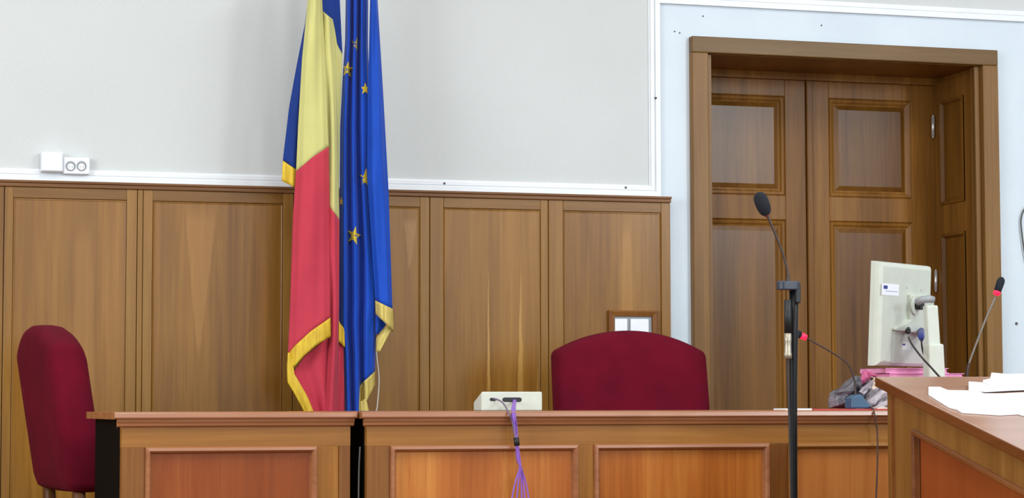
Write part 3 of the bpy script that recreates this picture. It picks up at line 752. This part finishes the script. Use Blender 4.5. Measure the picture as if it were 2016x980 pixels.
e4 = Sheet([(775, 710), (812, 709)], [(775, 716), (790, 722), (800, 724), (812, 727)], 8.238, [(0, 0), (1, 0)], seed=13); e4.patch(EG(), lnu((0, 790), (1, 784)), cst(834), 5, 5)
eb.build('blue_cloth', M['eu_blue'], eu, solid=.002)
for g in egs: g.build('fringe', M['palegold'], eu, solid=.004)['label'] = 'pale gold fringe along the flag edge'
def star(sh, cx, cy, R_, rot=0, sx=1, clip=None, dy=-.004):
    pts = []
    for k in range(10):
        r = R_ if k % 2 == 0 else R_*.40
        a = math.radians(rot)+math.pi*k/5
        x, y = cx+sx*r*math.sin(a), cy-r*math.cos(a)
        if clip: x = max(clip[0], min(clip[1], x))
        pts.append((x, y))
    m = MB(); c = sh.pt(sh.ux(cx, cy), cy, dy); vc = m.bm.verts.new(c)
    vs = []
    for i in range(10):
        (xa, ya), (xb, yb) = pts[i], pts[(i+1) % 10]
        for t in (0, .5):
            x, y = xa+(xb-xa)*t, ya+(yb-ya)*t; vs.append(m.bm.verts.new(sh.pt(sh.ux(x, y), y, dy)))
    mid = []
    for i in range(20):
        p = pts[i//2]; q = pts[(i//2+1) % 10]; t = .5*(i % 2); x, y = p[0]+(q[0]-p[0])*t, p[1]+(q[1]-p[1])*t
        x, y = (x+cx)/2, (y+cy)/2; mid.append(m.bm.verts.new(sh.pt(sh.ux(x, y), y, dy)))
    for i in range(20):
        j = (i+1) % 20; m.bm.faces.new((vs[i], vs[j], mid[j], mid[i])); m.bm.faces.new((mid[i], mid[j], vc))
    m.build('star', M['star'], eu, solid=.0015)
star(e1, 702, 88, 16, 12, .8, (692, 703))
star(e1, 684, 137, 17, 8, .8, (676, 695))
star(e1, 719, 175, 12, 0, .8, (711, 724))
star(e1, 719.5, 351, 19, 6, .72)
star(e1, 697, 464, 19, 14, .75)
star(e1, 672, 396, 9, 0, .5, (669.5, 675))
xp = atY(705, 300, 8.3).x
MB().tube([(xp, 8.31, POD+.06), (xp, 8.31, 3.2)], .014, 14).build('pole', M['chair_wood'], eu)
lathe_axis((xp, 8.31, POD), (xp, 8.31, 1), [(0, .055), (.06, .055), (.07, .04), (.09, .022)], 24).build('base', M['dark_metal'], eu)

# ------------------------------------------------------------------ microphone stand
YM = 6.05
mb_ = atY(1561, 980, YM); pm = Vector((mb_.x+.003, YM, 0))
ms = thing('microphone_stand', 'black floor microphone stand with a gooseneck microphone in front of the desk', 'microphone stand', pm)
ptop = atY(1563, 572, YM)
MB().tube([Vector((pm.x, YM, .02)), Vector((pm.x, YM, .75)), atY(1562, 765, YM), atY(1562, 660, YM), ptop], [.0098, .0098, .0108, .0135, .0140], 16).build('pole', M['dark_metal'], ms)
lathe_axis((pm.x, YM, 0), (pm.x, YM, 1), [(0, .14), (.012, .14), (.022, .12), (.03, .03), (.07, .018)], 32).build('base', M['dark_metal'], ms)
f = MB(); a, b = atY(1530, 553, YM), atY(1573, 571, YM)
def rrect(x0, x1, z0, z1, r, n=5):
    out = []
    for cx, cz, a0 in ((x1-r, z1-r, 0), (x0+r, z1-r, 90), (x0+r, z0+r, 180), (x1-r, z0+r, 270)):
        for k in range(n+1):
            t = math.radians(a0+90*k/n); out.append((cx+r*math.cos(t), cz+r*math.sin(t)))
    return out
f.prism(rrect(a.x, b.x, YM-.022, YM+.022, .02), lambda u, v, t: Vector((u, v, t)), b.z, a.z); f.build('clamp', M['clamp'], ms, bevel=.003)
f = MB(); q0, q1 = atY(1563, 556, YM-.005), atY(1574, 597, YM-.005); f.box(q0.x, q1.x, YM-.018, YM+.015, q1.z, q0.z); f.build('clamp_bracket', M['black'], ms, bevel=.004)
nk = smooth_path([atY(1551, 553, YM), atY(1552, 545, YM), atY(1549, 527, YM), atY(1539, 493, YM), atY(1524, 455, YM), atY(1511, 425, YM)])
MB().tube(nk, [.0065-.003*min(1, i/14) for i in range(len(nk))], 10).build('gooseneck', M['neck'], ms)
lathe_axis(atY(1511, 427, YM), atY(1508, 418, YM), [(0, .005), (.004, .007), (.012, .008)], 14).build('collar', M['ring_dark'], ms)
a, b = atY(1510, 424, YM), atY(1492, 378, YM)
L_ = (b-a).length
lathe_axis(a, b, [(0, .006), (L_*.05, .012), (L_*.16, .0175), (L_*.35, .0205), (L_*.6, .0215), (L_*.78, .020), (L_*.9, .0155), (L_*.97, .008), (L_, .001)], 20).build('microphone_head', M['foam'], ms)
xl = atY(1550, 600, YM-.025)
MB().tube([atY(1550.5, 590, YM-.022), atY(1551, 656, YM-.022)], .0105, 14).build('connector_sleeve', M['black'], ms)
ln = (atY(1551, 656, YM-.022)-atY(1551, 706, YM-.022)).length
lathe_axis(atY(1551, 656, YM-.022), atY(1551, 706, YM-.022), [(0, .0105), (ln*.3, .0108), (ln*.36, .0100), (ln*.76, .0104), (ln*.8, .0118), (ln, .0118)], 18).build('connector', M['silver'], ms)
cb([atY(1551, 704, YM-.022), atY(1551.5, 750, YM-.022), atY(1554, 820, YM-.022), atY(1556, 900, YM-.022), atY(1558, 990, YM-.022), Vector((pm.x-.012, YM-.022, .5)), Vector((pm.x-.012, YM-.03, .06))], .0038, 'cable', M['darkcable'], parent=ms)

# ------------------------------------------------------------------ things on the right of the centre desk
# red folder and white slips
def slab(name, label, cat, x0, x1, y0, y1, z0, z1, mat, rz=0, bevel=.001, group=None, parent=None):
    o = MB().box(x0, x1, y0, y1, z0, z1).build(name, mat, parent, bevel=bevel)
    if label: tag(o, label, cat, group)
    return o
rf0, rf1 = atY(1600, 804, 6.62).x, 3.52
slab('folder', 'flat red card folder on the centre desk under the crumpled bag', 'folder', rf0, rf1, 6.615, 6.9, DT, DT+.004, M['redcard'])
pw0, pw1 = atY(1566, 804, 6.62).x, atY(1594, 804, 6.62).x
slab('paper_sheet', 'white paper slip on the desk edge right of the microphone pole', 'paper', pw0, pw1, 6.60, 6.80, DT, DT+.006, M['paper'])
cpp = [atY(1533, 801, 6.75), atY(1546, 806, 6.62), atY(1566, 806, 6.62), atY(1562, 802, 6.8)]
f = MB(); f.prism([(p.x, p.y) for p in cpp], lambda u, v, t: Vector((u, v, t)), DT, DT+.003); tag(f.build('paper_sheet', M['creampaper']), 'small cream paper slip on the desk edge left of the microphone pole', 'paper')
cr0, cr1 = atY(1722, 804, 6.64).x, atY(1775, 804, 6.64).x
slab('paper_sheet', 'cream paper on the red folder beside the slanted desk', 'paper', cr0, cr1, 6.62, 6.84, DT+.004, DT+.009, M['creampaper'])

# pink files, stacked behind the bag
px0, px1 = atY(1693, 730, 7.28).x, atY(1899, 730, 7.07).x
zz = DT
PF = [(px0+.02, px1-.14, .042, 'pinkdeep', 'deep pink file at the bottom of the pink stack'), (px0+.01, px1-.10, .042, 'pink', 'pink file second from the bottom of the pink stack'),
      (px0+.015, px1, .042, 'pink', 'long pink file second from the top, its right end past the monitor stand'), (px0, px0+.24, .018, 'pink', 'topmost pink file under the monitor, its edge by the bag')]
for a, b, h, mt, lb in PF:
    r = thing('file_folder', lb, 'file', ((a+b)/2, 7.17, zz), 0, 'pink files in a stack')
    f = MB(); f.box(a, b, 7.07, 7.28, zz, zz+.0025); f.box(a, b, 7.07, 7.28, zz+h-.0025, zz+h); f.box(a, a+.003, 7.07, 7.28, zz, zz+h); f.build('cover', M[mt], r, bevel=.001)
    f = MB()
    for k in range(6): f.box(a+.004+.001*(k % 3), b-.006-.002*(k % 2), 7.074+.001*(k % 2), 7.27, zz+.0025+(h-.005)*k/6, zz+.0025+(h-.005)*(k+1)/6-.0003)
    f.build('pages', M['pink'], r)
    zz += h
# crumpled grey bag with papers
YB = 6.78
bag = thing('plastic_bag', 'crumpled grey plastic bag stuffed with papers on the centre desk beside the slanted desk', 'bag', (atY(1700, 805, YB).x, YB, DT))
def crumple(outline, Yc, depth, seed, amp=.012, nr=7, nn=44):
    # a puffed, creased closed skin whose silhouette follows the outline
    f = MB(); P = [atY(x, y, Yc) for x, y in outline]
    per = [0]
    for i in range(len(P)): per.append(per[-1]+(P[(i+1) % len(P)]-P[i]).length)
    def at(t):
        t *= per[-1]
        for i in range(len(P)):
            if t <= per[i+1]: return P[i].lerp(P[(i+1) % len(P)], (t-per[i])/(per[i+1]-per[i]+1e-9))
        return P[0]
    c = sum((p for p in P), Vector())/len(P)
    rings = {}
    for sgn in (-1, 1):
        for k in range(nr+1):
            if k == 0 and sgn == 1: rings[(1, 0)] = rings[(-1, 0)]; continue
            t = k/nr; rr = []
            for j in range(nn):
                p = at(j/nn); q = p.lerp(c, t*.92)
                q = q+Vector((0, sgn*depth*math.sqrt(1-(1-t)**2), 0))
                v = Vector((q.x*22+seed, q.y*22, q.z*22))
                w = abs(noise.noise(v))*2.4-.5+.7*(abs(noise.noise(v*2.3))*2.4-.5)
                q = q+Vector((.3*amp*noise.noise(v*1.7+Vector((5, 0, 0))), sgn*amp*w*1.6, .3*amp*noise.noise(v*1.7)))*min(1, t*3)
                q.z = max(q.z, DT+.0045)
                rr.append(f.bm.verts.new(q))
            rings[(sgn, k)] = rr
    for sgn in (-1, 1):
        for k in range(nr):
            a, b = rings[(sgn, k)], rings[(sgn, k+1)]
            for j in range(nn): f.bm.faces.new((a[j], a[(j+1) % nn], b[(j+1) % nn], b[j]))
        f.bm.faces.new(rings[(sgn, nr)])
    return f
crumple([(1632, 803), (1632, 785), (1638, 771), (1660, 760), (1670, 752), (1684, 738), (1698, 742), (1718, 748), (1724, 764), (1712, 790), (1700, 804)], YB+.04, .06, 1.0, .012).build('bag_skin', M['bag'], bag)
crumple([(1692, 805), (1700, 785), (1712, 768), (1722, 752), (1735, 762), (1750, 768), (1768, 776), (1775, 800), (1770, 806)], YB-.01, .045, 7.0, .014).build('bag_fold', M['bagpale'], bag)
# folded paper sheets poking out of the bag
def ribbon(name, mat, a, b, y, w=.05, wave=.012, sd=0):
    A, B = [atY(px_, py_, y) for px_, py_ in a], [atY(px_, py_, y) for px_, py_ in b]
    A, B = smooth_path(A, 5), smooth_path(B, 5); rows = []
    for i in range(len(A)):
        row = []
        for k in range(7):
            t = k/6; p = A[i].lerp(B[i], t); v = Vector((i*.35+sd, t*3, sd))
            q = p+Vector((0, wave*noise.noise(v)*1.5-.015*math.sin(t*math.pi), .004*noise.noise(v*1.7))); q.z = max(q.z, DT+.007); row.append(q)
        rows.append(row)
    f = MB(); f.grid(rows); return f.build(name, mat, bag, solid=.0012)
ribbon('paper_edge', M['bagpale'], [(1690, 770), (1702, 758), (1717, 744), (1723, 742)], [(1697, 778), (1708, 767), (1720, 756), (1727, 752)], YB-.055, sd=1)
ribbon('paper_edge', M['creampaper'], [(1713, 741), (1719, 742), (1722, 752), (1724, 760)], [(1717, 745), (1716, 752), (1716, 758), (1714, 768)], YB-.06, sd=2)
ribbon('paper_edge', M['bagpale'], [(1704, 790), (1716, 782), (1734, 766), (1744, 764)], [(1712, 800), (1722, 797), (1740, 782), (1756, 776)], YB-.065, sd=3)
ribbon('paper_edge', M['bagpale'], [(1714, 803), (1728, 794), (1742, 788), (1764, 778)], [(1722, 806), (1736, 804), (1750, 800), (1768, 796)], YB-.07, sd=5)
ribbon('paper_edge', M['paper'], [(1693, 796), (1698, 793), (1706, 792), (1712, 796)], [(1695, 804), (1700, 804), (1705, 804), (1710, 804)], YB-.075, sd=6)
ribbon('pink_paper', M['pinkdeep'], [(1693, 745), (1700, 729), (1712, 731), (1726, 737)], [(1695, 758), (1704, 752), (1714, 745), (1722, 741)], YB-.05, sd=7)

# red-ringed microphone left: base on the folder in front of the bag
YR = 6.655
mic1 = thing('desk_microphone', 'desk gooseneck microphone with red ring bending left from a blue base by the bag', 'microphone', (atY(1686, 804, YR).x, YR, DT+.004), 0, 'red ringed desk microphones')
f = MB(); P = [atY(x, y, YR) for x, y in ((1671, 804), (1672, 783), (1682, 777), (1692, 776), (1702, 790), (1712, 799), (1714, 804))]
f.prism([(p.x, max(p.z, DT+.004)) for p in P], lambda u, v, t: Vector((u, t, v)), YR-.02, YR+.035); f.build('base', M['bluebase'], mic1, bevel=.006, seg=3)
nk = smooth_path([atY(1684, 783, YR+.01), atY(1684, 770, YR+.01), atY(1682, 748, YR+.01), atY(1673, 722, YR+.01), atY(1660, 708, YR+.01), atY(1630, 689, YR+.01), atY(1605, 675, YR+.01), atY(1585, 663, YR+.01)])
MB().tube(nk, [.0045-.0018*min(1, i/30) for i in range(len(nk))], 8).build('gooseneck', M['neck'], mic1)
a, b = atY(1588, 665, YR+.01), atY(1550, 648, YR+.01)
lathe_axis(a, b, [(0, .003), (.002, .0095), (.012, .0105), (.022, .0105)], 16).build('ring', M['ring'], mic1)['label'] = 'glowing red ring'
d = (b-a).normalized(); lathe_axis(a+d*.022, b, [(0, .0105), (.006, .0125), (.03, .013), (.04, .009), (.044, .002)], 16).build('microphone_head', M['foam'], mic1)
cb([atY(1710, 800, YR-.01), atY(1718, 804, 6.61), atY(1721, 812, yd), atY(1724, 830, yd), atY(1727, 850, yd+.006), atY(1727.5, 900, yd+.006), atY(1726, 950, yd+.006), atY(1724, 1000, yd+.006), atY(1722, 1090, yd+.004)], .0030, 'cable', M['browncable'], 'thin brown cable from the blue microphone base hanging down the desk front')

# right microphone
Y2 = 7.0
b0 = atY(1903, 750, Y2)
mic2 = thing('desk_microphone', 'gooseneck microphone with red ring leaning right beyond the slanted desk', 'microphone', (b0.x, Y2, DT), 0, 'red ringed desk microphones')
f = MB(); f.prism(rrect(b0.x-.045, b0.x+.045, Y2-.05, Y2+.06, .02), lambda u, v, t: Vector((u, v, t)), DT, DT+.05); f.build('base', M['bluebase'], mic2, bevel=.012, seg=3)
nk = smooth_path([Vector((b0.x, Y2, DT+.045)), atY(1904, 735, Y2), atY(1907, 718, Y2), atY(1913, 700, Y2), atY(1930, 655, Y2), atY(1946, 615, Y2), atY(1960, 584, Y2)])
k0 = 17
MB().tube(nk[:k0+1], .0055, 8).build('gooseneck', M['neck'], mic2); MB().tube(nk[k0:], .0042, 8).build('gooseneck', M['neck_grey'], mic2)['label'] = 'grey upper gooseneck'
a, b = atY(1961, 581, Y2), atY(1973, 546, Y2); d = (b-a).normalized()
lathe_axis(a, b, [(0, .004), (.002, .0115), (.012, .0130), (.014, .0130)], 16).build('ring', M['ring'], mic2)['label'] = 'glowing red ring'
L_ = (b-a).length-.014
lathe_axis(a+d*.014, b, [(0, .0125), (L_*.3, .0135), (L_*.7, .0140), (L_*.88, .012), (L_, .006)], 16).build('microphone_head', M['foam'], mic2)

# monitor, seen from behind
YO = 7.10
mn = thing('monitor', 'cream computer monitor seen from behind on a thick column stand', 'monitor', (atY(1838, 745, YO-.12).x, YO-.05, DT))
ang = math.radians(52)        # how far the panel is turned away from the camera axis
mw, mh, mt = .345, .345, .05
# panel frame: origin at lower left rear corner, a along the width (to the right and away), n the rear normal, h up (leaning back)
o0 = atY(1722.5, 720, YO-.06)
vw = (rt*math.cos(ang)+Vector((fw.x, fw.y, 0)).normalized()*math.sin(ang)).normalized(); vw.z = 0; vw.normalize()
nr_ = Vector((vw.y, -vw.x, 0))            # towards the camera side
hh = (Vector((0, 0, 1))+nr_*.07-vw*.035).normalized(); nn_ = vw.cross(hh).normalized()
if nn_.dot(nr_) < 0: nn_ = -nn_
PF_ = lambda u, v, o: o0+vw*u+hh*v+nn_*o
# solve width so that the right edge lands at the right column
def colx(p):
    q = p-CAM; return 1008+F*q.dot(rt)/q.dot(fw)
mw = next(w/1000 for w in range(150, 600) if colx(PF_(w/1000, mh, 0)) >= 1831)
print('MONITOR width', mw)
hgt = next(w/1000 for w in range(200, 500) if (490-F*(PF_(0, w/1000, 0)-CAM).dot(up)/(PF_(0, w/1000, 0)-CAM).dot(fw)) <= 514)
mh = hgt; print('MONITOR height', mh)
f = MB(); f.ring(0, mw, 0, mh, [(.012, -.030), (0, -.028), (0, -.010), (.003, .002), (.015, .012), (.018, .013)], PF_, fill=True); f.bm.faces.new([f.bm.verts[i] for i in range(0)]) if False else None
f.build('back_cover', M['cream'], mn)
f = MB(); f.ring(.010, mw-.010, .010, mh-.010, [(0, -.028), (.003, -.034), (.02, -.034), (.022, -.031)], PF_, fill=True); f.build('screen', M['black'], mn)
# raised middle with ledge over the connectors
def pu(x, y, o=.013):
    p = o0+nn_*o; q = onP(x, y, p, nn_)-o0; return q.dot(vw), q.dot(hh)
ua, va = pu(1786, 563); ub, vb = pu(1830, 640)
ul, vl = pu(1757, 644); ur = mw-.012
f = MB(); pts = [pu(1788, 575), pu(1788, 625), (pu(1772, 637)), (pu(1757, 642)), (pu(1757, 648)), (ur, pu(1800, 652)[1]), (ur, pu(1788, 575)[1])]
f.prism(pts, PF_, .008, .028); f.build('rear_housing', M['cream'], mn, bevel=.004)
f = MB(); q = pu(1757, 648); f.prism([(q[0], .012), (ur, .012), (ur, q[1]-.002), (q[0], q[1]-.002)], PF_, .0135, .0145); f.build('port_bay', M['port'], mn)
c = pu(1803, 596, .028)
f = MB(); P0 = PF_(c[0], c[1], .028)
f.tube([P0, P0+nn_*.008], .034, 28); f.build('mount_disc', M['cream'], mn)
# sticker
s0, s1 = pu(1739, 557), pu(1771.5, 580)
f = MB(); f.prism([(s0[0], s1[1]), (s1[0], s1[1]), (s1[0], s0[1]), (s0[0], s0[1])], PF_, .0132, .0138); stk = f.build('sticker', M['sticker'], mn); stk['label'] = 'white sticker with a small blue emblem'
e0, e1_ = pu(1742, 561), pu(1749.5, 568)
f = MB(); f.prism([(e0[0], e1_[1]), (e1_[0], e1_[1]), (e1_[0], e0[1]), (e0[0], e0[1])], PF_, .0137, .0141); f.build('emblem', M['stickerblue'], stk)
f = MB(); t0, t1 = pu(1746, 571), pu(1769, 573); f.prism([(t0[0], t1[1]), (t1[0], t1[1]), (t1[0], t0[1]), (t0[0], t0[1])], PF_, .0137, .0140); f.build('text_line', M['stickergrey'], stk)
s0, s1 = pu(1776, 669, .0145), pu(1793, 684, .0145)
f = MB(); f.prism([(s0[0], s1[1]), (s1[0], s1[1]), (s1[0], s0[1]), (s0[0], s0[1])], PF_, .0144, .0150); s2_ = f.build('rating_label', M['label'], mn)
t0, t1 = pu(1777, 673, .0145), pu(1783, 676, .0145); f = MB(); f.prism([(t0[0], t1[1]), (t1[0], t1[1]), (t1[0], t0[1]), (t0[0], t0[1])], PF_, .0149, .0153); f.build('text_line', M['stickerblue'], s2_)
for x, y in ((1788, 563), (1816, 566), (1741, 709)):
    u_, v_ = pu(x, y); f = MB(); f.tube([PF_(u_, v_, .008), PF_(u_, v_, .0142)], .0028, 8); f.build('screw', M['grey_plastic'], mn)
# column stand nearer the camera
YS = YO-.13
def colbox(xa0, xb0, y0, xa1, xb1, y1, dep, name, mat):
    a, b, c, d = atY(xa0, y0, YS), atY(xb0, y0, YS), atY(xb1, y1, YS), atY(xa1, y1, YS)
    f = MB(); f.prism([(p.x, p.z) for p in (a, b, c, d)], lambda u, v, t: Vector((u, t, v)), YS-dep/2, YS+dep/2); return f.build(name, mat, mn, bevel=.006, seg=3)
colbox(1820, 1843, 601, 1825, 1848.5, 690, .034, 'column', M['cream'])
zb_ = DT+.02
colbox(1823, 1852, 677, 1822, 1858, 795, .05, 'column_sleeve', M['cream'])
cc = atY(1842, 795, YS)
f = MB(); f.prism(rrect(cc.x-.06, cc.x+.05, YS-.06, YS+.06, .04), lambda u, v, t: Vector((u, v, t)), DT, DT+.022); f.build('base', M['cream'], mn, bevel=.008, seg=3)
f = MB(); f.tube([P0+nn_*.006, P0+nn_*.03], .016, 16); f.build('hinge_barrel', M['black'], mn)
a0, a1 = P0+nn_*.02+hh*.012, atY(1830, 590, YS)
f = MB(); f.tube([atY(1806, 594, YS+.02), atY(1815, 590, YS), atY(1829, 588, YS), atY(1838, 590, YS)], [.012, .013, .0135, .012], 12); f.build('hinge_arm', M['grey_plastic'], mn)
# monitor cables
q = pu(1785, 652, .02)
cp = thing('power_cable', 'black power cable plugged into the back of the cream monitor', 'cable', (atY(1790, 690, YS-.04).x, YS-.04, DT))
pa = PF_(q[0], q[1]+.012, .026)
lathe_axis(pa, atY(1791, 668, YO-.09), [(0, .011), (.022, .010), (.034, .0065), (.04, .004)], 12).build('plug', M['black'], cp)
cb([atY(1789, 664, YO-.09), atY(1795, 677, YO-.12), atY(1812, 700, YS-.05), atY(1832, 722, YS-.06), atY(1849, 741, YS-.06), atY(1862, 756, YS-.04), atY(1868, 775, YS+.02), Vector((atY(1870, 790, YS).x, YS+.10, DT+.004))], .0036, 'cord', M['darkcable'], parent=cp)
q = pu(1812, 652, .02)
cv = thing('video_cable', 'cable with a blue plug in the back of the cream monitor', 'cable', (atY(1812, 690, YO-.08).x, YO-.08, DT))
pa = PF_(q[0], q[1]+.012, .024)
pb = atY(1814, 668, YO-.085)
f = MB(); f.tube([pa, pa.lerp(pb, .6), pb], [.0125, .0125, .007], 10); f.build('plug', M['blueplug'], cv)
cb([pb, atY(1815, 682, YO-.088), atY(1818, 696, YO-.088), atY(1824, 712, YO-.085), atY(1832, 740, YO-.075), Vector((atY(1840, 790, YO).x, YO-.06, DT+.004))], .0032, 'cord', M['darkcable'], parent=cv)
